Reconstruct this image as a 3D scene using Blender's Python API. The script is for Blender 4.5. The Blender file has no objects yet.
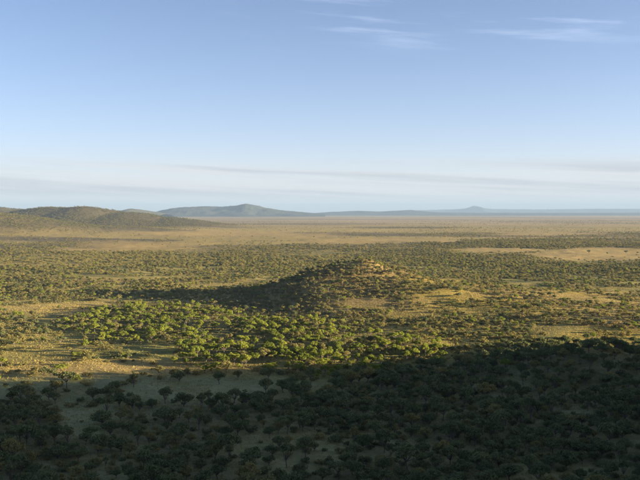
import bpy, math, random
import numpy as np
from math import radians, pi

# ------------------------------------------------------------------ camera
W, H, F = 640.0, 480.0, 772.5            # photograph pixels, focal length in pixels
PITCH = math.atan(27.5 / F)              # horizon at row 212.5
CAM_Z = 62.6
sc = bpy.context.scene
C = sc.collection
cam_d = bpy.data.cameras.new('camera')
cam = bpy.data.objects.new('camera', cam_d)
C.objects.link(cam)
cam_d.sensor_width = 36.0
cam_d.lens = F / W * 36.0
cam_d.clip_start = 0.5
cam_d.clip_end = 120000
cam.location = (0, 0, CAM_Z)
cam.rotation_euler = (pi / 2 - PITCH, 0, 0)
sc.camera = cam

# ------------------------------------------------------------------ sky and sun
SUN_AZ, SUN_EL = 97.0, 7.0               # degrees: clockwise from the view direction (+Y), above the horizon
world = bpy.data.worlds.new('World')
sc.world = world
world.use_nodes = True
nt = world.node_tree
nt.nodes.clear()


def N(nt, typ, **kw):
    n = nt.nodes.new(typ)
    for k, v in kw.items():
        setattr(n, k, v)
    return n


def setin(nt, n, **kw):
    for k, v in kw.items():
        key = int(k[1:]) if k[0] == 'i' and k[1:].isdigit() else k.replace('_', ' ')
        s = n.inputs[key]
        if hasattr(v, 'is_output'):
            nt.links.new(v, s)
        else:
            s.default_value = v
    return n


def math_(nt, op, a, b=None, c=None, clamp=False):
    n = N(nt, 'ShaderNodeMath', operation=op, use_clamp=clamp)
    for i, v in enumerate((a, b, c)):
        if v is None:
            continue
        if hasattr(v, 'is_output'):
            nt.links.new(v, n.inputs[i])
        else:
            n.inputs[i].default_value = v
    return n.outputs[0]


def ramp01(nt, v, lo, hi):
    n = N(nt, 'ShaderNodeMapRange', interpolation_type='SMOOTHSTEP')
    setin(nt, n, i0=v, i1=lo, i2=hi, i3=0.0, i4=1.0)
    return n.outputs[0]


def mixc(nt, fac, a, b, mode='MIX'):
    n = N(nt, 'ShaderNodeMix', data_type='RGBA', blend_type=mode)
    for i, v in ((0, fac), (6, a), (7, b)):
        if hasattr(v, 'is_output'):
            nt.links.new(v, n.inputs[i])
        else:
            n.inputs[i].default_value = v if i == 0 else (v[0], v[1], v[2], 1)
    return n.outputs[2]


sky = N(nt, 'ShaderNodeTexSky', sky_type='NISHITA', sun_disc=False)
sky.sun_elevation = radians(SUN_EL)
sky.sun_rotation = radians(SUN_AZ)
sky.altitude = 1400
sky.air_density = 0.65
sky.dust_density = 2.0
sky.ozone_density = 1.8
tc = N(nt, 'ShaderNodeTexCoord')
sep = N(nt, 'ShaderNodeSeparateXYZ')
nt.links.new(tc.outputs['Generated'], sep.inputs[0])
az = math_(nt, 'ARCTAN2', sep.outputs[0], sep.outputs[1])
el = sep.outputs[2]


def skynoise(ka, ke, tilt, detail, seed):
    cmb = N(nt, 'ShaderNodeCombineXYZ')
    e2 = math_(nt, 'ADD', math_(nt, 'MULTIPLY', el, ke), math_(nt, 'MULTIPLY', az, tilt))
    setin(nt, cmb, i0=math_(nt, 'MULTIPLY', az, ka), i1=e2, i2=seed)
    n = N(nt, 'ShaderNodeTexNoise')
    setin(nt, n, Vector=cmb.outputs[0], Scale=1.0, Detail=detail, Roughness=0.55)
    return n.outputs[0]


# low bank of thin stratus over the horizon, wisps of cirrus higher up, all round the sky
low = ramp01(nt, skynoise(2.6, 62, 3.0, 5, 3.3), 0.34, 0.60)
low = math_(nt, 'MULTIPLY', low, ramp01(nt, el, 0.010, 0.030))
low = math_(nt, 'MULTIPLY', low, ramp01(nt, el, 0.072, 0.050))
cir = ramp01(nt, skynoise(5.0, 62, 5.0, 6, 8.1), 0.50, 0.76)
cir = math_(nt, 'MULTIPLY', cir, ramp01(nt, el, 0.19, 0.23))
cir = math_(nt, 'MULTIPLY', cir, ramp01(nt, skynoise(2.4, 5, 0.0, 2, 1.7), 0.32, 0.52))
tint = mixc(nt, 1.0, sky.outputs[0], (1.05, 0.97, 0.985), 'MULTIPLY')     # white balance of the photograph
# a thin even veil of high ice cloud over the whole sky: its path lengthens towards the horizon
veil = math_(nt, 'SUBTRACT', 1.0, math_(nt, 'EXPONENT', math_(nt, 'DIVIDE', -0.0105, math_(nt, 'POWER', math_(nt, 'MAXIMUM', el, 0.02), 1.6))))
tint = mixc(nt, veil, tint, (3.1, 3.1, 3.1))
col = mixc(nt, math_(nt, 'MULTIPLY', low, 0.85), tint, mixc(nt, ramp01(nt, skynoise(2.2, 110, 6.0, 4, 5.9), 0.40, 0.62), (2.15, 2.2, 2.35), (3.0, 2.95, 2.95)))
cir = math_(nt, 'MULTIPLY', cir, ramp01(nt, az, -0.16, 0.06))     # the wisps lie towards the sun's side
col = mixc(nt, math_(nt, 'MULTIPLY', cir, 0.26), col, (5.2, 5.6, 6.4))
bg = N(nt, 'ShaderNodeBackground')
setin(nt, bg, Color=col, Strength=0.053)
out = N(nt, 'ShaderNodeOutputWorld')
nt.links.new(bg.outputs[0], out.inputs['Surface'])

sun_d = bpy.data.lights.new('sun', 'SUN')
sun_d.energy = 5.0
sun_d.angle = radians(0.53)
sun_d.color = (1.0, 0.83, 0.54)
sun = bpy.data.objects.new('sun', sun_d)
C.objects.link(sun)
sun.rotation_euler = (radians(90 - SUN_EL), 0, radians(180 - SUN_AZ))
sun.location = (400, -50, 200)

sc.view_settings.view_transform = 'Standard'
sc.view_settings.look = 'None'
sc.view_settings.gamma = 1.0
sc.view_settings.use_curve_mapping = False
sc.view_settings.exposure = 2.45
sc.cycles.max_bounces = 4
sc.cycles.diffuse_bounces = 2
sc.cycles.glossy_bounces = 1
sc.cycles.transmission_bounces = 3
sc.cycles.volume_bounces = 0
sc.cycles.transparent_max_bounces = 4
sc.cycles.use_denoising = True
sc.cycles.use_adaptive_sampling = True
sc.cycles.adaptive_threshold = 0.01

# ------------------------------------------------------------------ numeric helpers
rng = np.random.default_rng(11)


def _hash(ix, iy, s):
    n = (ix.astype(np.int64) * 374761393 + iy.astype(np.int64) * 668265263 + s * 974634577) & 0x7fffffff
    n = ((n ^ (n >> 13)) * 1274126177) & 0x7fffffff
    n = (n ^ (n >> 16)) & 0xffff
    return n / 65535.0


def vnoise(x, y, s=0):
    ix, iy = np.floor(x), np.floor(y)
    fx, fy = x - ix, y - iy
    fx, fy = fx * fx * (3 - 2 * fx), fy * fy * (3 - 2 * fy)
    a, b = _hash(ix, iy, s), _hash(ix + 1, iy, s)
    c, d = _hash(ix, iy + 1, s), _hash(ix + 1, iy + 1, s)
    return (a * (1 - fx) + b * fx) * (1 - fy) + (c * (1 - fx) + d * fx) * fy


def fbm(x, y, scale, octv=4, s=0):
    t, amp, tot = 0.0, 1.0, 0.0
    x, y = x / scale, y / scale
    for k in range(octv):
        t = t + amp * vnoise(x, y, s + k * 17)
        tot += amp
        amp *= 0.5
        x, y = x * 2.03 + 5.2, y * 2.03 + 1.3
    return t / tot


def sstep(a, b, v):
    t = np.clip((v - a) / (b - a), 0, 1)
    return t * t * (3 - 2 * t)


# ------------------------------------------------------------------ terrain shape
# crest lines: (x, y, height, half width)
LOOKOUT = [(-300, -260, 70, 140), (-60, -40, 64, 90), (0, -5, 61, 78), (150, -40, 78, 85), (300, 90, 88, 95),
           (345, 225, 55, 90), (350, 310, 23, 78), (365, 400, 2, 70), (420, 520, 0, 70)]
KNOLL = [(-60, 566, 1.0, 30), (-22, 574, 5, 30), (10, 579, 13, 28), (34, 582, 20, 25), (56, 584, 12, 26), (90, 575, 3, 30)]
HUMPS = [(-1190, 3520, 86, 330, 420), (-1050, 3500, 88, 260, 420), (-850, 3420, 62, 230, 360), (-690, 3450, 40, 230, 360), (-1150, 2350, 70, 380, 520),
         (-1900, 4600, 92, 420, 500), (-700, 2500, 16, 280, 420), (150, 250, 7, 60, 70), (104, 286, 10.5, 30, 24), (150, 440, 4, 120, 60), (92, 508, 3.0, 45, 28), (330, 1500, 5, 400, 200)]


def crest(x, y, line):
    best = np.zeros_like(x)
    for (x0, y0, h0, s0), (x1, y1, h1, s1) in zip(line[:-1], line[1:]):
        dx, dy = x1 - x0, y1 - y0
        t = np.clip(((x - x0) * dx + (y - y0) * dy) / (dx * dx + dy * dy), 0, 1)
        d2 = (x - x0 - t * dx) ** 2 + (y - y0 - t * dy) ** 2
        v = (h0 + t * (h1 - h0)) * np.exp(-d2 / (s0 + t * (s1 - s0)) ** 2)
        best = np.maximum(best, v)
    return best


def bench(x, y):
    """the knoll's broad shoulder: a steep left end, a long gentle fall to the right"""
    w = x + (y - 535) * 0.25 + 26 * (fbm(x, y, 60, 3, 41) - 0.5)
    return 11.5 * np.exp(-((y - 538) / 62) ** 2) * sstep(-48, 4, w) * (1 - sstep(50, 280, x))


def hgt(x, y):
    x = np.asarray(x, float)
    y = np.asarray(y, float)
    r = np.hypot(x, y)
    h = crest(x, y, LOOKOUT) + crest(x, y, KNOLL) + bench(x, y)
    hm = np.zeros_like(x)
    for cx, cy, a, sx, sy in HUMPS:
        hm = np.maximum(hm, a * np.exp(-((x - cx) / sx) ** 2 - ((y - cy) / sy) ** 2))
    h = h + hm
    near = sstep(60, 160, r)
    h = h + near * (1 - sstep(1500, 5000, r)) * (4.2 * (fbm(x, y, 95, 4, 3) - 0.5) + 1.1 * (fbm(x, y, 16, 3, 9) - 0.5))
    big = crest(x, y, KNOLL) / 18.0 + np.exp(-((x - 60) / 150) ** 2 - ((y - 520) / 80) ** 2)
    h = h + big * 1.6 * (fbm(x, y, 40, 3, 21) - 0.5)
    rough = np.zeros_like(x)
    for cx, cy, a, sx, sy in HUMPS[:7]:
        rough = np.maximum(rough, a * np.exp(-((x - cx) / sx) ** 2 - ((y - cy) / sy) ** 2))
    h = h + rough * 0.34 * (fbm(x, y, 240, 5, 33) - 0.5)
    return h


CP, SP = math.cos(PITCH), math.sin(PITCH)


def project(x, y, z):
    dz = z - CAM_Z
    depth = y * CP - dz * SP
    up = y * SP + dz * CP
    depth = np.where(depth < 1, 1, depth)
    return W / 2 + F * x / depth, H / 2 - F * up / depth, depth


def pix(px, py):
    """ground point seen at a photograph pixel: march the ray until it meets the terrain"""
    dx, dyc = (px - W / 2) / F, (H / 2 - py) / F
    d = np.array([dx, CP + dyc * SP, -SP + dyc * CP])
    t = 120.0 * 1.004 ** np.arange(1100)
    z = CAM_Z + d[2] * t
    below = z < hgt(d[0] * t, d[1] * t)
    i = int(np.argmax(below)) if below.any() else len(t) - 1
    return d[0] * t[i], d[1] * t[i]


# ------------------------------------------------------------------ what grows where
def ell(px, py, cx, cy, rx, ry, n=0.0, soft=0.35):
    d = np.sqrt(((px - cx) / rx) ** 2 + ((py - cy) / ry) ** 2) + n
    return 1 - sstep(1 - soft, 1 + soft, d)


FIELDS = [(612, 255.5, 72, 5.5), (560, 294, 62, 3.6), (362, 241, 62, 2.2), (552, 234, 60, 1.7), (140, 247, 75, 5.5), (88, 281, 45, 3.2),
          (60, 309, 42, 4.5), (215, 234, 90, 3.0), (440, 241.5, 40, 1.5), (110, 369, 150, 9), (500, 250, 40, 2.0)]


def zones(x, y, z):
    """soft masks of the visible ground: dry grass fields, the grove, the thicket, the knoll"""
    px, py, dep = project(x, y, z)
    nz = (fbm(x, y, 45, 4, 51) - 0.5) * 0.9
    nf = nz * 0.7 + sstep(500, 1200, dep) * (fbm(x, y, 240, 5, 52) - 0.5) * 1.7
    field = np.zeros_like(px)
    for f in FIELDS:
        field = np.maximum(field, ell(px, py, *f, n=nf, soft=0.5))
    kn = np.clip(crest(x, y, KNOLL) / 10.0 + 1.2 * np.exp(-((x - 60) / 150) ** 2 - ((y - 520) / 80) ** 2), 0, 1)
    hump = np.maximum.reduce([ell(px, py, 440, 286, 42, 13, nz * .5), ell(px, py, 500, 306, 70, 10, nz * .6),
                              ell(px, py, 610, 340, 50, 13, nz * .6), ell(px, py, 400, 330, 60, 18, nz * .6) * .5])
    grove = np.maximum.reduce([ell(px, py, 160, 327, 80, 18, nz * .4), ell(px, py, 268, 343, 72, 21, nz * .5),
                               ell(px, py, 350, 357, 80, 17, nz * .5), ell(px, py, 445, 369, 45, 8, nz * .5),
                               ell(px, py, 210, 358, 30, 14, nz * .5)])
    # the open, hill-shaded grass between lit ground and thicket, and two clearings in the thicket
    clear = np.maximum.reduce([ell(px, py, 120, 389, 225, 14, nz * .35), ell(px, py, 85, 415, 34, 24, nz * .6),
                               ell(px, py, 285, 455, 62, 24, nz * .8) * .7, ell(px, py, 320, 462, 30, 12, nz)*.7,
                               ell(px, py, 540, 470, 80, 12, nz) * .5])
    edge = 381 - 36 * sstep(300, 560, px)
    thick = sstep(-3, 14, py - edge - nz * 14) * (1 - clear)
    return px, py, dep, field, kn, hump, grove, clear, thick


def drifts(x, y):
    """long drifts of open grass between the scrub (low) and the scrub itself (high), and where scrub is dry brown"""
    r = np.hypot(x, y)
    far = sstep(700, 1500, r)
    nb = fbm(x * 0.4, y, 130, 4, 261) * (1 - far) + fbm(x * 0.35, y, 330, 4, 263) * far
    dry = fbm(x * 0.5, y, 420, 3, 271) + 0.22 * np.clip(x / np.maximum(y, 1) / 0.41, -1, 1)
    return nb, sstep(0.46, 0.66, dry)


def lerp(a, b, t):
    return a + (b - a) * t[..., None]


def ground_colour(x, y, z):
    px, py, dep, field, kn, hump, grove, clear, thick = zones(x, y, z)
    r = np.hypot(x, y)
    front = sstep(0, 100, y)
    n1 = fbm(x, y, 60, 5, 61)
    n2 = fbm(x, y, 420, 5, 71)
    n3 = fbm(x * 0.5, y, 420, 5, 81)
    c = np.empty(x.shape + (3,))
    c[:] = (0.335, 0.275, 0.09)
    c = lerp(c, np.array((0.23, 0.215, 0.068)), sstep(0.42, 0.60, n1))
    c = lerp(c, np.array((0.41, 0.325, 0.105)), sstep(0.56, 0.40, n2) * 0.8)
    far = sstep(900, 1700, r)
    fc = np.empty_like(c)
    fc[:] = (0.33, 0.25, 0.11)
    fc = lerp(fc, np.array((0.47, 0.335, 0.15)), sstep(0.50, 0.58, n3))
    fc = lerp(fc, np.array((0.17, 0.135, 0.08)), sstep(0.48, 0.40, n3))
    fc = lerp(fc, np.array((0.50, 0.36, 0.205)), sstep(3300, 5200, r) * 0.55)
    c = lerp(c, fc, far)
    nb, dry = drifts(x, y)
    mid = front * sstep(330, 420, r) * (1 - sstep(3000, 4500, r))
    c = lerp(c, np.array((0.44, 0.33, 0.12)), mid * sstep(0.51, 0.42, nb) * 0.85)
    c = lerp(c, np.array((0.22, 0.165, 0.085)), mid * dry * sstep(0.44, 0.52, nb) * 0.7)
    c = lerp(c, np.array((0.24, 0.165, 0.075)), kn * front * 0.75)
    c = lerp(c, np.array((0.47, 0.345, 0.085)), hump * front * 0.9)
    c = lerp(c, np.array((0.47, 0.33, 0.13)), field * front * 0.95)
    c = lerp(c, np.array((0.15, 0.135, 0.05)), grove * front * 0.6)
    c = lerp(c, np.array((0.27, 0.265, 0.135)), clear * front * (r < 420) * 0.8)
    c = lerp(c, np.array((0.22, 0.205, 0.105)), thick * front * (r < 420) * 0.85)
    hills = np.zeros_like(x)
    for cx, cy, a, sx, sy in HUMPS[:6]:
        hills = hills + np.exp(-((x - cx) / sx) ** 2 - ((y - cy) / sy) ** 2)
    c = lerp(c, np.array((0.105, 0.085, 0.05)), np.clip(hills * 2.5, 0, 0.92))
    c *= (0.80 + 0.4 * fbm(x, y, 7, 3, 91))[..., None]
    return np.clip(c, 0.01, 0.6)


# ------------------------------------------------------------------ materials
def material(name):
    m = bpy.data.materials.new(name)
    m.use_nodes = True
    m.node_tree.nodes.clear()
    return m, m.node_tree


def mat_ground(name):
    m, t = material(name)
    a = N(t, 'ShaderNodeAttribute', attribute_name='col')
    g = N(t, 'ShaderNodeNewGeometry')
    n = N(t, 'ShaderNodeTexNoise')
    setin(t, n, Vector=g.outputs['Position'], Scale=0.55, Detail=7.0, Roughness=0.65)
    n2 = N(t, 'ShaderNodeTexNoise')
    setin(t, n2, Vector=g.outputs['Position'], Scale=0.06, Detail=6.0, Roughness=0.6)
    f = ramp01(t, n.outputs[0], 0.30, 0.72)
    f2 = ramp01(t, n2.outputs[0], 0.32, 0.68)
    c = mixc(t, math_(t, 'MULTIPLY', f, 0.75), a.outputs['Color'], (0.62, 0.60, 0.50), 'MULTIPLY')
    c = mixc(t, math_(t, 'MULTIPLY', f2, 0.6), c, (0.72, 0.74, 0.58), 'MULTIPLY')
    b = N(t, 'ShaderNodeBump')
    setin(t, b, Height=n.outputs[0], Strength=0.9, Distance=0.55)
    p = N(t, 'ShaderNodeBsdfPrincipled')
    setin(t, p, Base_Color=c, Roughness=0.95, Normal=b.outputs[0])
    p.inputs['Specular IOR Level'].default_value = 0.1
    o = N(t, 'ShaderNodeOutputMaterial')
    t.links.new(p.outputs[0], o.inputs['Surface'])
    return m


def mat_leaf(name, a, b, transl=0.3):
    """foliage: colour differs from plant to plant and from leaf clump to leaf clump"""
    m, t = material(name)
    oi = N(t, 'ShaderNodeObjectInfo')
    tcn = N(t, 'ShaderNodeTexCoord')
    n = N(t, 'ShaderNodeTexNoise')
    setin(t, n, Vector=tcn.outputs['Object'], Scale=1.3, Detail=3.0)
    fac = math_(t, 'ADD', math_(t, 'MULTIPLY', oi.outputs['Random'], 0.8),
                math_(t, 'MULTIPLY', math_(t, 'SUBTRACT', n.outputs[0], 0.5), 1.2), clamp=True)
    c = mixc(t, fac, a, b)
    d = N(t, 'ShaderNodeBsdfDiffuse')
    setin(t, d, Color=c)
    tr = N(t, 'ShaderNodeBsdfTranslucent')
    setin(t, tr, Color=c)
    mx = N(t, 'ShaderNodeMixShader')
    setin(t, mx, i0=transl, i1=d.outputs[0], i2=tr.outputs[0])
    o = N(t, 'ShaderNodeOutputMaterial')
    t.links.new(mx.outputs[0], o.inputs['Surface'])
    return m


def mat_bark(name, a, b):
    m, t = material(name)
    tcn = N(t, 'ShaderNodeTexCoord')
    n = N(t, 'ShaderNodeTexNoise')
    setin(t, n, Vector=tcn.outputs['Object'], Scale=6.0, Detail=4.0)
    c = mixc(t, n.outputs[0], a, b)
    p = N(t, 'ShaderNodeBsdfPrincipled')
    setin(t, p, Base_Color=c, Roughness=0.9)
    o = N(t, 'ShaderNodeOutputMaterial')
    t.links.new(p.outputs[0], o.inputs['Surface'])
    return m


M_GROUND = mat_ground('savanna_ground')
M_LEAF = {
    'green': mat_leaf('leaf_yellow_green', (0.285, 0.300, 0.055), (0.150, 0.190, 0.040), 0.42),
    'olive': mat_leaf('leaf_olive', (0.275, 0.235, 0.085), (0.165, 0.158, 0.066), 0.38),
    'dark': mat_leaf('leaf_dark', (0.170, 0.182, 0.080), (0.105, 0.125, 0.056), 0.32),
    'dry': mat_leaf('leaf_dry', (0.340, 0.265, 0.110), (0.210, 0.170, 0.080), 0.38),
}
M_BARK = mat_bark('bark', (0.085, 0.065, 0.045), (0.17, 0.135, 0.10))
M_GRASS = mat_leaf('dry_grass_blades', (0.36, 0.28, 0.10), (0.22, 0.195, 0.07), 0.3)


# ------------------------------------------------------------------ mesh helpers
def mesh_np(name, verts, quads=None, tris=None, mat=None, smooth=False):
    me = bpy.data.meshes.new(name)
    verts = np.asarray(verts, np.float32).reshape(-1, 3)
    parts, sizes = [], []
    if quads is not None and len(quads):
        q = np.asarray(quads, np.int32).reshape(-1, 4)
        parts.append(q.ravel())
        sizes.append(np.full(len(q), 4, np.int32))
    if tris is not None and len(tris):
        q = np.asarray(tris, np.int32).reshape(-1, 3)
        parts.append(q.ravel())
        sizes.append(np.full(len(q), 3, np.int32))
    loops = np.concatenate(parts)
    sizes = np.concatenate(sizes)
    me.vertices.add(len(verts))
    me.vertices.foreach_set('co', verts.ravel())
    me.loops.add(len(loops))
    me.loops.foreach_set('vertex_index', loops)
    me.polygons.add(len(sizes))
    me.polygons.foreach_set('loop_start', np.concatenate(([0], np.cumsum(sizes)[:-1])).astype(np.int32))
    if smooth:
        me.polygons.foreach_set('use_smooth', np.ones(len(sizes), bool))
    me.update(calc_edges=True)
    if mat:
        me.materials.append(mat)
    return me


def link(name, data, parent=None, **props):
    o = bpy.data.objects.new(name, data)
    C.objects.link(o)
    if parent:
        o.parent = parent
    for k, v in props.items():
        o[k] = v
    return o


# ------------------------------------------------------------------ the ground sheet
RMAX = 46000.0


def polar_mesh(name, ths, rs, hf, closed):
    T, R = np.meshgrid(ths, rs)
    X, Y = R * np.sin(T), R * np.cos(T)
    Z = hf(X, Y)
    nr, ntn = X.shape
    V = np.stack([X, Y, Z], -1).reshape(-1, 3)
    i = np.arange(nr - 1)[:, None] * ntn
    j = np.arange(ntn if closed else ntn - 1)[None, :]
    j2 = (j + 1) % ntn
    q = np.stack([i + j, i + j2, i + ntn + j2, i + ntn + j], -1).reshape(-1, 4)[:, ::-1]
    return V, q, X, Y, Z


th_in = np.radians(np.arange(-30, 30, 0.125))
th_out = np.radians(np.arange(30, 330, 1.5))
rs = np.concatenate([[0.6, 2, 5, 10, 18, 28, 40, 54, 70, 88], 100 * (RMAX / 100) ** np.linspace(0, 1, 520)])
V, q, X, Y, Z = polar_mesh('ground', np.concatenate([th_in, th_out]), rs, hgt, True)
centre = len(V)
V = np.vstack([V, [[0, 0, float(hgt(np.array([0.0]), np.array([0.0]))[0])]]])
ring = np.arange(X.shape[1])
tri = np.stack([ring, np.full_like(ring, centre), np.roll(ring, -1)], -1)[:, ::-1]
me = mesh_np('ground', V, q, tri[:, [0, 1, 2]], M_GROUND, True)
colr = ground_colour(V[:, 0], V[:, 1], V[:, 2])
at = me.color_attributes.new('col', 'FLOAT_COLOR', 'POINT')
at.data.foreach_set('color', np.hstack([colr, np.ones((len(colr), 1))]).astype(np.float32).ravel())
link('ground', me, kind='structure')


# ------------------------------------------------------------------ far hills on the horizon
RANGES = [      # name, distance, depth, colour, skyline as (column, row) in the photograph
    ('pale_hill', 9000, 700, (0.12, 0.115, 0.07), [(98, 214), (112, 210.4), (122, 210.6), (132, 208.6), (140, 209.2), (150, 211), (166, 214)]),
    ('blue_hill', 13000, 900, (0.07, 0.075, 0.055), [(146, 214.5), (162, 210.4), (175, 207.8), (190, 206.8), (205, 206), (222, 206.6), (236, 205.3), (246, 203.8), (254, 204.8),
                  (265, 207.6), (280, 210), (300, 211.8), (325, 214)]),
    ('low_range', 17500, 1300, (0.08, 0.08, 0.06), [(290, 214.5), (330, 212), (345, 211.3), (360, 210.8), (380, 211.6), (400, 210.3), (412, 210), (425, 211.4),
                  (440, 212.4), (480, 212.8), (560, 212.9), (640, 212.7), (700, 214.5)]),
    ('distant_peak', 30000, 2000, (0.09, 0.09, 0.07), [(320, 213.4), (400, 210.6), (440, 209.7), (460, 209.1), (468, 208), (474, 205.4), (480, 208), (490, 209),
                  (540, 209.4), (600, 208.8), (640, 208.8), (690, 209.2), (740, 213.4)]),
]
for k, (nm, d0, deep, colour, line) in enumerate(RANGES):
    lx = np.array([p_[0] for p_ in line])
    lz = CAM_Z + (212.5 - np.array([p_[1] for p_ in line])) / F * d0
    gpx = np.linspace(lx[0], lx[-1], 300)
    gx = (gpx - W / 2) / F * d0
    gz = np.interp(gpx, lx, lz)
    gz = np.convolve(np.pad(gz, 1, mode='edge'), np.ones(3) / 3, 'valid')
    gy = np.linspace(-2.2, 2.2, 61)
    GX, GV = np.meshgrid(gx, gy)
    GY = d0 + GV * deep
    nz = fbm(GX, GY, d0 * 0.03, 5, 140 + k)
    # spurs and gullies run down from the crest; the crest keeps its skyline
    fall = np.exp(-np.maximum(np.abs(GV) + (nz - 0.5) * 0.9 * np.minimum(np.abs(GV) * 2, 1), 0) ** 1.6)
    fine = 0.94 + 0.12 * fbm(GX, GY, d0 * 0.006, 3, 160 + k)
    GZ = (gz[None, :] + 14) * fall * fine - 14
    nn = GX.shape[1]
    i = np.arange(GX.shape[0] - 1)[:, None] * nn
    j = np.arange(nn - 1)[None, :]
    qq = np.stack([i + j, i + j + 1, i + nn + j + 1, i + nn + j], -1).reshape(-1, 4)
    me = mesh_np(nm, np.stack([GX, GY, GZ], -1).reshape(-1, 3), qq, None, M_GROUND, True)
    cc = np.ones((GX.size, 4), np.float32)
    nzz = fbm(GX, GY, 420, 4, 150 + k).ravel()
    cc[:, :3] = np.array(colour) * (0.7 + 0.6 * nzz[:, None])
    at = me.color_attributes.new('col', 'FLOAT_COLOR', 'POINT')
    at.data.foreach_set('color', cc.ravel())
    link(nm, me, kind='structure')


# ------------------------------------------------------------------ plant shapes
def unit(v):
    return v / np.maximum(np.linalg.norm(v, axis=-1, keepdims=True), 1e-6)


def leaf_cards(r, centres, radii, n_each, size):
    """small leaf-spray quads spread through ellipsoidal clumps"""
    vs = []
    for c, rad, n in zip(centres, radii, n_each):
        d = unit(r.normal(size=(n, 3)))
        rr = r.uniform(0.35, 1.0, (n, 1)) ** 0.6
        p = c + d * rr * rad
        nrm = unit(d + r.normal(size=(n, 3)) * 0.75 + np.array((0, 0, 0.25)))
        a = unit(np.cross(nrm, r.normal(size=(n, 3))))
        b = np.cross(nrm, a)
        s = size * r.uniform(0.55, 1.25, (n, 1))
        a, b = a * s, b * s * r.uniform(0.5, 0.9, (n, 1))
        vs.append(np.stack([p - a - b * .3, p - a * .1 - b, p + a + b * .2, p + a * .2 + b], 1))
    v = np.concatenate(vs)
    return v.reshape(-1, 3), np.arange(len(v) * 4).reshape(-1, 4)


def tubes(paths, sides=5):
    V, Q, k = [], [], 0
    for pts in paths:
        pts = np.asarray(pts, float)
        for i, (x, y, z, rad) in enumerate(pts):
            d = pts[min(i + 1, len(pts) - 1), :3] - pts[max(i - 1, 0), :3]
            d = unit(d)
            u = unit(np.cross(d, (0.31, 0.92, 0.2)))
            w = np.cross(d, u)
            for s in range(sides):
                an = 2 * pi * s / sides
                V.append(np.array((x, y, z)) + rad * (u * math.cos(an) + w * math.sin(an)))
        for i in range(len(pts) - 1):
            for s in range(sides):
                s2 = (s + 1) % sides
                Q.append((k + i * sides + s, k + i * sides + s2, k + (i + 1) * sides + s2, k + (i + 1) * sides + s))
        k += len(pts) * sides
    return np.array(V), np.array(Q)


def tree_shape(seed, style, leaf_mat):
    """tree of about 5.5 m; returns (trunk mesh, crown mesh)"""
    r = np.random.default_rng(seed)
    if style == 'umbrella':
        n, Rx, zc, zr, base = 11, 2.9, 4.5, 0.55, 1.9
    elif style == 'round':
        n, Rx, zc, zr, base = 13, 2.2, 3.6, 1.35, 1.2
    elif style == 'tall':
        n, Rx, zc, zr, base = 12, 1.55, 4.2, 2.0, 1.5
    else:                                   # 'low': bushy crown nearly to the ground
        n, Rx, zc, zr, base = 12, 2.3, 2.3, 1.25, 0.5
    cen, rad, cnt = [], [], []
    for i in range(n):
        an = i * 2.399963 + r.uniform(-.4, .4)
        q_ = math.sqrt((i + 0.5) / n)
        ro = Rx * q_ * r.uniform(.72, 1.08)
        if style == 'umbrella':
            z = zc + r.uniform(-zr, zr) - 0.35 * q_
        else:
            z = zc + zr * (1 - q_ * q_) * r.uniform(.3, 1.0) * (1 if r.random() < .72 else -.7) - 0.2 * q_
        cr = r.uniform(0.62, 1.08) * (Rx / 2.3) ** .5
        cen.append(np.array((math.cos(an) * ro, math.sin(an) * ro, z)))
        rad.append(np.array((cr * 1.15, cr * 1.15, cr * (.55 if style == 'umbrella' else .8))))
        cnt.append(int(78 * cr * cr) + 22)
    V, Q = leaf_cards(r, cen, rad, cnt, 0.25)
    crown = mesh_np('crown', V, Q, None, leaf_mat)
    lean = r.uniform(-.3, .3, 2)
    fork = np.array((lean[0], lean[1], base))
    paths = [[(0, 0, -0.5, .24), (0, 0, .1, .20), (lean[0] * .5, lean[1] * .5, base * .55, .15), (*fork, .13)]]
    for c in cen:
        mid = fork * .55 + c * .45 + np.array((0, 0, -.15)) + r.uniform(-.15, .15, 3)
        paths.append([(*fork, .085), (*mid, .055), (*(c + np.array((0, 0, -.1))), .02)])
    V, Q = tubes(paths)
    return mesh_np('trunk', V, Q, None, M_BARK, True), crown


def bush_shape(seed, leaf_mat):
    """bush of about 1.8 m; returns (stems mesh, foliage mesh)"""
    r = np.random.default_rng(seed)
    n = 8
    cen, rad, cnt = [], [], []
    for i in range(n):
        an = i * 2.399963 + r.uniform(-.5, .5)
        q_ = math.sqrt((i + .5) / n)
        cen.append(np.array((math.cos(an) * 1.05 * q_, math.sin(an) * 1.05 * q_, r.uniform(.55, 1.25) - .35 * q_)))
        cr = r.uniform(.38, .68)
        rad.append(np.array((cr, cr, cr * .85)))
        cnt.append(int(80 * cr * cr) + 16)
    V, Q = leaf_cards(r, cen, rad, cnt, 0.17)
    fol = mesh_np('foliage', V, Q, None, leaf_mat)
    paths = []
    for c in cen:
        paths.append([(r.uniform(-.12, .12), r.uniform(-.12, .12), -.3, .05), (c[0] * .5, c[1] * .5, c[2] * .55, .035), (*c, .012)])
    V, Q = tubes(paths, 4)
    return mesh_np('stems', V, Q, None, M_BARK, True), fol


STYLES = ['round', 'umbrella', 'low', 'tall', 'round']
TREES = {k: [tree_shape(100 + 7 * i + 50 * ki, s, M_LEAF[k]) for i, s in enumerate(STYLES)] for ki, k in enumerate(('green', 'olive', 'dark'))}
BUSHES = {k: [bush_shape(700 + 7 * i + 50 * ki, M_LEAF[k]) for i in range(3)] for ki, k in enumerate(('olive', 'dry', 'dark', 'green'))}

# ------------------------------------------------------------------ scatter the plants
HALF = math.tan(radians(25.5))


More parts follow.
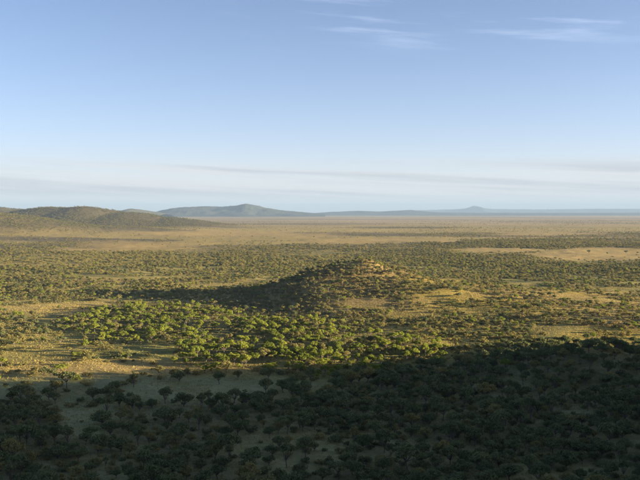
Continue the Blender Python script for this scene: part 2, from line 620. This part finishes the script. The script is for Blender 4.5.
def candidates(n, r0, r1):
    r = np.sqrt(rng.uniform(r0 * r0, r1 * r1, n))
    a = rng.uniform(-radians(25.5), radians(25.5), n)
    x, y = r * np.sin(a), r * np.cos(a)
    return x, y, hgt(x, y)


def thin(x, y, sp, taken):
    """keep points at least sp apart (sp: one distance per point); taken: list shared between calls"""
    cell = 3.0
    grid = taken
    keep = np.zeros(len(x), bool)
    for i in range(len(x)):
        s = sp[i]
        cx, cy = int(x[i] // cell), int(y[i] // cell)
        k = int(s // cell) + 1
        ok = True
        for ax in range(cx - k, cx + k + 1):
            for ay in range(cy - k, cy + k + 1):
                for (qx, qy) in grid.get((ax, ay), ()):
                    if (qx - x[i]) ** 2 + (qy - y[i]) ** 2 < s * s:
                        ok = False
                        break
                if not ok:
                    break
            if not ok:
                break
        if ok:
            keep[i] = True
            grid.setdefault((cx, cy), []).append((x[i], y[i]))
    return keep


plants = []          # (kind, palette, variant, x, y, z, rotation, scale xy, scale z, label index)
taken = {}

# single plants that the photograph lets one point to: (row/column of the foot, palette, style, scale, label)
SINGLES = [
    (116, 393, 'dark', 0, 0.86, 'small round dark tree alone on the shaded grass strip, beside a taller thin one'),
    (134, 388, 'dark', 3, 0.92, 'thin upright dark tree on the shaded grass strip beside the sunlit edge'),
    (165, 404, 'dark', 4, 1.05, 'dark round tree at the rim of the thicket beside a broad low one'),
    (184, 407, 'dark', 2, 1.25, 'broad low dark tree at the rim of the thicket below the grass strip'),
    (107, 417, 'dark', 3, 1.10, 'tall narrow dark tree beside the clearing in the shaded thicket'),
    (506, 371, 'green', 0, 0.92, 'lone bright yellow green tree at the edge of the hill shadow'),
    (589, 253.5, 'dark', 0, 1.15, 'dark round tree standing alone in the golden field, the rounder of two'),
    (626, 253, 'dark', 2, 1.10, 'dark low spreading tree in the golden field, the flatter of two'),
    (208, 313, 'olive', 0, 0.95, 'lone olive tree in the shadow that the knoll casts'),
    (268, 382, 'dark', 1, 1.00, 'flat topped dark tree on shaded grass just below the green grove'),
    (85, 352, 'green', 3, 0.9, 'slim green tree below the grove on the sunlit strip of dry grass'),
    (250, 276, 'dark', 2, 1.2, 'dark spreading tree on the crest of the knoll, at its low shaded end'),
]
for px_, py_, pal, var, s, lab in SINGLES:
    x_, y_ = pix(px_, py_)
    z_ = float(hgt(np.array([x_]), np.array([y_]))[0])
    taken.setdefault((int(x_ // 3), int(y_ // 3)), []).append((x_, y_))
    plants.append(('single', pal, var, x_, y_, z_, rng.uniform(0, 6.28), s, s, lab))


def add(kind, x, y, z, pal, var, sx, sz):
    for i in range(len(x)):
        plants.append((kind, pal[i], int(var[i]), x[i], y[i], z[i], rng.uniform(0, 6.28), sx[i], sz[i], None))


# 1 the shaded thicket under the lookout
x, y, z = candidates(9000, 165, 400)
px, py, dep, field, kn, hump, grove, clear, thick = zones(x, y, z)
n1 = fbm(x, y, 26, 3, 201)
p = thick * np.maximum(sstep(0.30, 0.50, n1), ell(px, py, 580, 366, 75, 22)) * 0.95 + clear * 0.012
m = (rng.random(len(x)) < p)
x, y, z = x[m], y[m], z[m]
s = rng.uniform(0.62, 1.18, len(x))
k = thin(x, y, 4.6 * s, taken)
x, y, z, s = x[k], y[k], z[k], s[k]
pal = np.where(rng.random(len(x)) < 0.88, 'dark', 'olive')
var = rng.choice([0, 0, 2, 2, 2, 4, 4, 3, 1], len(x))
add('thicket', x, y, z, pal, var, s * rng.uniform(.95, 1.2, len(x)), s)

# 2 the sunlit grove
x, y, z = candidates(16000, 270, 620)
px, py, dep, field, kn, hump, grove, clear, thick = zones(x, y, z)
n1 = fbm(x, y, 22, 3, 211)
p = grove * (1 - thick) * sstep(0.30, 0.50, n1)
m = rng.random(len(x)) < p
x, y, z = x[m], y[m], z[m]
s = rng.uniform(0.45, 0.98, len(x))
k = thin(x, y, 5.0 * s, taken)
x, y, z, s = x[k], y[k], z[k], s[k]
pal = np.where(rng.random(len(x)) < 0.84, 'green', 'olive')
var = rng.choice([0, 1, 1, 3, 4, 4, 0], len(x))
add('grove', x, y, z, pal, var, s * rng.uniform(.95, 1.2, len(x)), s)

# 3 bushes and small trees on the knoll, the left savanna and the near plain
x, y, z = candidates(85000, 165, 1000)
px, py, dep, field, kn, hump, grove, clear, thick = zones(x, y, z)
n1 = fbm(x, y, 30, 4, 221)
n2 = fbm(x, y, 130, 3, 225)
nb, dryz = drifts(x, y)
p = 0.85 * sstep(0.32, 0.54, n1) * (0.35 + 0.65 * sstep(.32, .58, n2)) * (0.18 + 0.82 * np.maximum(sstep(.42, .52, nb), kn))
p = p * (1 - 0.72 * field) * (1 - 0.1 * hump) * (1 - 0.75 * clear) + 0.25 * thick
crest_band = ell(px, py, 290, 278, 115, 20) * sstep(.45, .8, kn + (px < 300) * .4) + 0.5 * ell(px, py, 275, 300, 48, 16)
p = np.clip(p + crest_band * 0.7, 0, 1)
m = rng.random(len(x)) < p
x, y, z, kn, n2 = x[m], y[m], z[m], kn[m], n2[m]
cb = crest_band[m]
tree = rng.random(len(x)) < (0.22 + 0.35 * cb)
s = np.where(tree, rng.uniform(0.42, 0.85, len(x)), rng.uniform(0.55, 1.6, len(x)))
k = thin(x, y, np.where(tree, 4.2 * s, 2.3 * s), taken)
x, y, z, s, tree, kn, cb = x[k], y[k], z[k], s[k], tree[k], kn[k], cb[k]
dz = dryz[m][k]
u = rng.random(len(x))
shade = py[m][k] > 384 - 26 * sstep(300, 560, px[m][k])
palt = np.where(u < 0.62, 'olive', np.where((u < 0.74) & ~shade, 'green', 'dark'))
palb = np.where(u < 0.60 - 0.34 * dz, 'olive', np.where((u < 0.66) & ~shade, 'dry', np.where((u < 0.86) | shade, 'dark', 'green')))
t_ = tree
nv = rng.integers(0, 5, len(x))
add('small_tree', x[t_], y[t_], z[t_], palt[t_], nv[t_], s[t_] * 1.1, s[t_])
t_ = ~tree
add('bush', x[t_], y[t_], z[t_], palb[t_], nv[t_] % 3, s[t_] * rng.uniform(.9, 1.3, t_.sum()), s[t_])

# 4 far plain and the hills beyond, in drifts
for (nc, r0, r1, dens, sc_lo, sc_hi) in ((26000, 1000, 1700, 0.8, 0.35, 0.8), (42000, 1700, 3300, 0.5, 0.35, 0.85), (24000, 3300, 6500, 0.45, 0.4, 1.0)):
    x, y, z = candidates(nc, r0, r1)
    px, py, dep, field, *_ = zones(x, y, z)
    n1 = fbm(x, y, 120, 4, 231)
    n3 = fbm(x * 0.5, y, 420, 5, 81)
    p = dens * sstep(0.34, 0.58, n1) * (0.45 + 0.55 * sstep(0.58, 0.42, n3)) * (1 - 0.99 * sstep(.1, .6, field))
    nb, dryz = drifts(x, y)
    p = p * (0.15 + 0.85 * sstep(.40, .50, nb))
    hl = np.zeros_like(x)
    for cx, cy, a, sx, sy in HUMPS[:6]:
        hl = hl + np.exp(-((x - cx) / sx) ** 2 - ((y - cy) / sy) ** 2)
    p = np.clip(p + hl * 0.8, 0, 1)
    openp = sstep(480, 380, px) * sstep(266, 240, py + 34 * (fbm(x * .5, y, 260, 4, 281) - .5))        # the open grass plain beyond the left woods
    p = p * (1 - 0.72 * openp * (1 - np.clip(hl * 3, 0, 1)))
    line = np.exp(-((py - 224.3) / .5) ** 2) * (px < 330) * .8
    p = np.clip(p + line, 0, 1)
    m = rng.random(len(x)) < p
    x, y, z = x[m], y[m], z[m]
    u = rng.random(len(x))
    pal = np.where(u < 0.78, 'olive', np.where(u < 0.83, 'green', 'dark'))
    s = rng.uniform(sc_lo, sc_hi, len(x))
    add('far', x, y, z, pal, rng.integers(0, 5, len(x)), s * 1.15, s * .85)

# the bushy hills on the left
x, y = rng.uniform(-2300, -350, 36000), rng.uniform(1700, 5100, 36000)
z = hgt(x, y)
hl = np.zeros_like(x)
for cx, cy, a, sx, sy in HUMPS[:6]:
    hl = np.maximum(hl, np.exp(-((x - cx) / sx) ** 2 - ((y - cy) / sy) ** 2))
n1 = fbm(x, y, 150, 4, 251)
m = (rng.random(len(x)) < sstep(.1, .45, hl) * (.4 + .6 * sstep(.36, .55, n1))) & (np.abs(np.arctan2(x, y)) < radians(25.5))
x, y, z = x[m], y[m], z[m]
u = rng.random(len(x))
s = rng.uniform(.5, 1.2, len(x))
add('far', x, y, z, np.where(u < .3, 'olive', 'dark'), rng.integers(0, 5, len(x)), s * 1.3, s * .8)
for (nc, r0, r1, dens) in ((60000, 900, 1700, 0.7), (60000, 1700, 3200, 0.4)):
    x, y, z = candidates(nc, r0, r1)
    px, py, dep, field, *_ = zones(x, y, z)
    n1 = fbm(x, y, 90, 4, 241)
    nb, dryz = drifts(x, y)
    m = rng.random(len(x)) < (0.12 + 0.88 * sstep(.40, .50, nb)) * dens * (0.25 + 0.75 * sstep(.38, .6, n1)) * (1 - sstep(.1, .6, field)) * (1 - 0.78 * sstep(480, 380, px) * sstep(266, 240, py + 34 * (fbm(x * .5, y, 260, 4, 281) - .5)))
    x, y, z, dz = x[m], y[m], z[m], dryz[m]
    u = rng.random(len(x))
    s = rng.uniform(.8, 1.7, len(x))
    add('bush', x, y, z, np.where(u < .72 - .5 * dz, 'olive', np.where(u < .92, 'dry', 'dark')), rng.integers(0, 3, len(x)), s * 1.2, s)

# 5 trees on the shoulder of the lookout hill, out of the picture; their crowns fray the edge of its shadow
a = rng.uniform(0, 1, 900)
x = rng.uniform(170, 460, 900)
y = rng.uniform(60, 420, 900)
z = hgt(x, y)
m = (x > y * 0.47 + 20) & (rng.random(900) < .55)
x, y, z = x[m], y[m], z[m]
s = rng.uniform(.5, .95, len(x))
add('far', x, y, z, np.where(rng.random(len(x)) < .5, 'olive', 'dark'), rng.integers(0, 5, len(x)), s, s)

# ------------------------------------------------------------------ individuals and the rest
SHAPE = {'round': 'round-crowned', 'umbrella': 'flat-topped', 'low': 'low spreading', 'tall': 'tall narrow'}
TONE = {'green': 'yellow-green', 'olive': 'dull olive', 'dark': 'dark green', 'dry': 'brown dry'}


def describe(kind, pal, var, x_, y_, z_, sz):
    """label and group from what one can see of the plant: size, shape, colour and what it stands on or beside"""
    ring_ = np.linspace(0, 2 * pi, 9)[:-1]
    rx, ry = x_ + 9 * np.cos(ring_), y_ + 9 * np.sin(ring_)
    q = zones(np.append(rx, x_), np.append(ry, y_), hgt(np.append(rx, x_), np.append(ry, y_)))
    a_, b_, field_, kn_, grove_, clear_, thick_ = q[0][-1], q[1][-1], q[3], q[4], q[6], q[7], q[8]
    edge_ = 381 - 26 * float(sstep(300, 560, a_))
    if kind == 'bush':
        size = 'small' if sz < 0.85 else 'big' if sz > 1.15 else 'middling'
        head = '%s %s bush' % (size, TONE[pal])
        if b_ > edge_ + 3:
            where = 'on the shaded clearing' if clear_[-1] > .5 else 'among the trees of the shaded thicket'
        elif grove_[-1] > .4:
            where = 'under the trees of the sunlit grove'
        elif kn_[-1] > .5:
            where = 'on the slope of the knoll'
        elif field_[-1] > .5:
            where = 'on sunlit golden grass'
        elif b_ > edge_ - 14:
            where = 'on sunlit ground along the hill shadow edge'
        else:
            where = 'on the sunlit savanna before the knoll'
    else:
        size = 'small' if sz < 0.78 else 'large' if sz > 0.98 else 'mid-sized'
        head = '%s %s %s tree' % (size, SHAPE[STYLES[var]], TONE[pal])
        if kind == 'thicket':
            if clear_[-1] > .5:
                where = 'standing on the open shaded grass'
            elif b_ < edge_ + 12:
                where = 'in the shaded thicket along its sunlit edge'
            elif z_ > 4.0:
                where = 'on the rising ground of the shaded thicket'
            elif clear_.max() > .5:
                where = 'at the rim of a clearing in the shaded thicket'
            else:
                where = 'deep in the shaded thicket'
        else:
            if grove_.min() > .75:
                where = 'in the dense middle of the sunlit grove'
            elif b_ > edge_ - 12:
                where = 'in the sunlit grove along the hill shadow edge'
            elif kn_.max() > .3:
                where = 'in the sunlit grove at the foot of the knoll'
            else:
                where = 'at the thin outer rim of the sunlit grove'
    return head + ' ' + where, head + ('es ' if kind == 'bush' else 's ') + where


def place(name, parts, x, y, z, rot, sx, sz, label, cat, group=None):
    e = link(name, None, label=label, category=cat)
    if group:
        e['group'] = group
    e.location = (x, y, z)
    e.rotation_euler = (0, 0, rot)
    e.scale = (sx, sx, sz)
    for pn, me_ in parts:
        link(pn, me_, e)
    return e


def show_size(p_):
    return (p_[8] if p_[0] != 'bush' else p_[8] * .35) / math.hypot(p_[3], p_[4])


def in_view(p_):
    a_, b_, d_ = project(np.array([p_[3]]), np.array([p_[4]]), np.array([p_[5] + 2.0]))
    return -4 < a_[0] < W + 4 and b_[0] < H + 12


rest = []
quota = {'thicket': 285, 'grove': 300, 'bush': 300}
names = {'thicket': 'thicket_tree', 'grove': 'grove_tree', 'bush': 'bush', 'single': 'savanna_tree'}
for kind in ('single', 'thicket', 'grove', 'small_tree', 'bush', 'far'):
    ps = [p_ for p_ in plants if p_[0] == kind]
    if kind in ('small_tree', 'far'):
        rest += ps
        continue
    ps.sort(key=show_size, reverse=True)
    n = 0
    for p_ in ps:
        _, pal, var, x_, y_, z_, rot, sx, sz, lab = p_
        if kind == 'single':
            tr, cr = TREES[pal][var]
            place(names[kind], (('trunk', tr), ('crown', cr)), x_, y_, z_ - .05, rot, sx, sz, lab, 'tree')
        elif n < quota[kind] and in_view(p_):
            n += 1
            if kind == 'bush':
                st, fo = BUSHES[pal][var]
                l_, g_ = describe(kind, str(pal), var, x_, y_, z_, sz)
                place('bush', (('stems', st), ('foliage', fo)), x_, y_, z_ - .05, rot, sx, sz, l_, 'bush', g_)
            else:
                tr, cr = TREES[pal][var]
                l_, g_ = describe(kind, str(pal), var, x_, y_, z_, sz)
                place(names[kind], (('trunk', tr), ('crown', cr)), x_, y_, z_ - .05, rot, sx, sz, l_, 'tree', g_)
        else:
            rest.append(p_)

# the rest of the woodland: one point per plant, geometry nodes put a tree or bush on it
VARIANTS = [('tree', k, i) for k in TREES for i in range(len(STYLES))] + [('bush', k, i) for k in BUSHES for i in range(3)]
vid = {v: i for i, v in enumerate(VARIANTS)}
first = {}
for o in list(C.objects):
    if o.type == 'MESH' and o.data.name not in first:
        first[o.data.name] = o


def woodland(name, items, label, cat):
    n_ = len(items)
    me_ = bpy.data.meshes.new(name)
    me_.vertices.add(n_)
    me_.vertices.foreach_set('co', np.array([(p_[3], p_[4], p_[5] - .05) for p_ in items], np.float32).ravel())
    a_ = me_.attributes.new('variant', 'INT', 'POINT')
    a_.data.foreach_set('value', np.array([vid[('bush' if p_[0] == 'bush' else 'tree', str(p_[1]), p_[2])] for p_ in items], np.int32))
    a_ = me_.attributes.new('turn', 'FLOAT_VECTOR', 'POINT')
    a_.data.foreach_set('vector', np.array([(0, 0, p_[6]) for p_ in items], np.float32).ravel())
    a_ = me_.attributes.new('size', 'FLOAT_VECTOR', 'POINT')
    a_.data.foreach_set('vector', np.array([(p_[7], p_[7], p_[8]) for p_ in items], np.float32).ravel())
    o_ = link(name, me_, kind='stuff', label=label, category=cat)
    g = bpy.data.node_groups.new(name, 'GeometryNodeTree')
    g.interface.new_socket('Geometry', in_out='INPUT', socket_type='NodeSocketGeometry')
    g.interface.new_socket('Geometry', in_out='OUTPUT', socket_type='NodeSocketGeometry')
    gi = g.nodes.new('NodeGroupInput')
    go = g.nodes.new('NodeGroupOutput')

    def named(nm_, typ):
        a = g.nodes.new('GeometryNodeInputNamedAttribute')
        a.data_type = typ
        a.inputs['Name'].default_value = nm_
        return a.outputs['Attribute']
    va, tu, si = named('variant', 'INT'), named('turn', 'FLOAT_VECTOR'), named('size', 'FLOAT_VECTOR')
    e2r = g.nodes.new('FunctionNodeEulerToRotation')
    g.links.new(tu, e2r.inputs[0])
    join = g.nodes.new('GeometryNodeJoinGeometry')
    used = sorted({vid[('bush' if p_[0] == 'bush' else 'tree', str(p_[1]), p_[2])] for p_ in items})
    for vi in used:
        kd, pal_, i_ = VARIANTS[vi]
        pair = TREES[pal_][i_] if kd == 'tree' else BUSHES[pal_][i_]
        jg = g.nodes.new('GeometryNodeJoinGeometry')
        for me2 in pair:
            oi = g.nodes.new('GeometryNodeObjectInfo')
            oi.transform_space = 'ORIGINAL'
            oi.inputs['Object'].default_value = first[me2.name]
            g.links.new(oi.outputs['Geometry'], jg.inputs[0])
        cmpn = g.nodes.new('FunctionNodeCompare')
        cmpn.data_type = 'INT'
        cmpn.operation = 'EQUAL'
        g.links.new(va, cmpn.inputs[2])
        cmpn.inputs[3].default_value = vi
        iop = g.nodes.new('GeometryNodeInstanceOnPoints')
        g.links.new(gi.outputs[0], iop.inputs['Points'])
        g.links.new(cmpn.outputs[0], iop.inputs['Selection'])
        g.links.new(jg.outputs[0], iop.inputs['Instance'])
        g.links.new(e2r.outputs[0], iop.inputs['Rotation'])
        g.links.new(si, iop.inputs['Scale'])
        g.links.new(iop.outputs[0], join.inputs[0])
    g.links.new(join.outputs[0], go.inputs[0])
    md = o_.modifiers.new('plants', 'NODES')
    md.node_group = g
    return o_


missing = [v for v in VARIANTS if (TREES if v[0] == 'tree' else BUSHES)[v[1]][v[2]][1].name not in first]
if missing:
    print('variants without an individual:', missing)
okv = set(VARIANTS) - set(missing)


def usable(p_):
    kd = 'bush' if p_[0] == 'bush' else 'tree'
    if (kd, str(p_[1]), p_[2]) in okv:
        return p_
    alt = sorted(v for v in okv if v[0] == kd)
    v = alt[(p_[2] * 7 + len(str(p_[1]))) % len(alt)]
    return (p_[0], v[1], v[2]) + tuple(p_[3:])


rest = [usable(p_) for p_ in rest]
near_ = [p_ for p_ in rest if p_[4] < 900]
far_ = [p_ for p_ in rest if p_[4] >= 900]
woodland('scrub_woodland', near_, 'scattered scrub and small trees over the knoll and the near plain', 'scrub')
woodland('far_woodland', far_, 'far dark scrub spread over the plain and the low hills beyond', 'woodland')

# ------------------------------------------------------------------ dry grass tussocks
x, y, z = candidates(230000, 165, 700)
px, py, dep, field, kn, hump, grove, clear, thick = zones(x, y, z)
n1 = fbm(x, y, 14, 3, 301)
p = (0.25 + 0.75 * sstep(.36, .6, n1)) * (0.55 + 0.45 * np.maximum(field, hump)) * (1 - .6 * grove)
m = (rng.random(len(x)) < p) & (py < 500)
x, y, z = x[m], y[m], z[m]
n = len(x)
B = 3
hgt_b = rng.uniform(.22, .62, (n, 1)) * rng.uniform(.6, 1.2, (n, B))
an = rng.uniform(0, 2 * pi, (n, B))
off = rng.uniform(-.45, .45, (n, B, 2))
base = np.stack([x[:, None] + off[..., 0], y[:, None] + off[..., 1], np.broadcast_to(z[:, None] - .06, (n, B))], -1)
side = np.stack([np.cos(an), np.sin(an), np.zeros_like(an)], -1) * rng.uniform(.08, .20, (n, B, 1))
tip = base + np.stack([rng.normal(0, .18, (n, B)), rng.normal(0, .18, (n, B)), hgt_b], -1)
V = np.stack([base - side, base + side, tip], 2).reshape(-1, 3)
me = mesh_np('dry_grass', V, None, np.arange(len(V)).reshape(-1, 3), M_GRASS)
link('dry_grass', me, kind='stuff', label='dry golden grass tussocks covering the savanna ground', category='grass')

# ------------------------------------------------------------------ the air
def haze_box(lo, hi):
    (x0, y0, z0), (x1, y1, z1) = lo, hi
    v = [(x0, y0, z0), (x1, y0, z0), (x1, y1, z0), (x0, y1, z0), (x0, y0, z1), (x1, y0, z1), (x1, y1, z1), (x0, y1, z1)]
    f = [(0, 3, 2, 1), (4, 5, 6, 7), (0, 1, 5, 4), (1, 2, 6, 5), (2, 3, 7, 6), (3, 0, 4, 7)]
    m, t = material('haze')
    pv = N(t, 'ShaderNodeVolumePrincipled')
    setin(t, pv, Color=(0.26, 0.37, 0.56, 1), Density=4.8e-5, Anisotropy=0.0)
    o = N(t, 'ShaderNodeOutputMaterial')
    t.links.new(pv.outputs[0], o.inputs['Volume'])
    me = bpy.data.meshes.new('haze')
    me.from_pydata(v, [], f)
    me.materials.append(m)
    link('haze', me, kind='stuff', label='thin pale blue haze over the whole plain', category='haze')


haze_box((-RMAX - 500, -RMAX - 500, -16), (RMAX + 500, RMAX + 500, 520))
print('plants', len(plants), 'rest', len(rest), 'tufts', n)
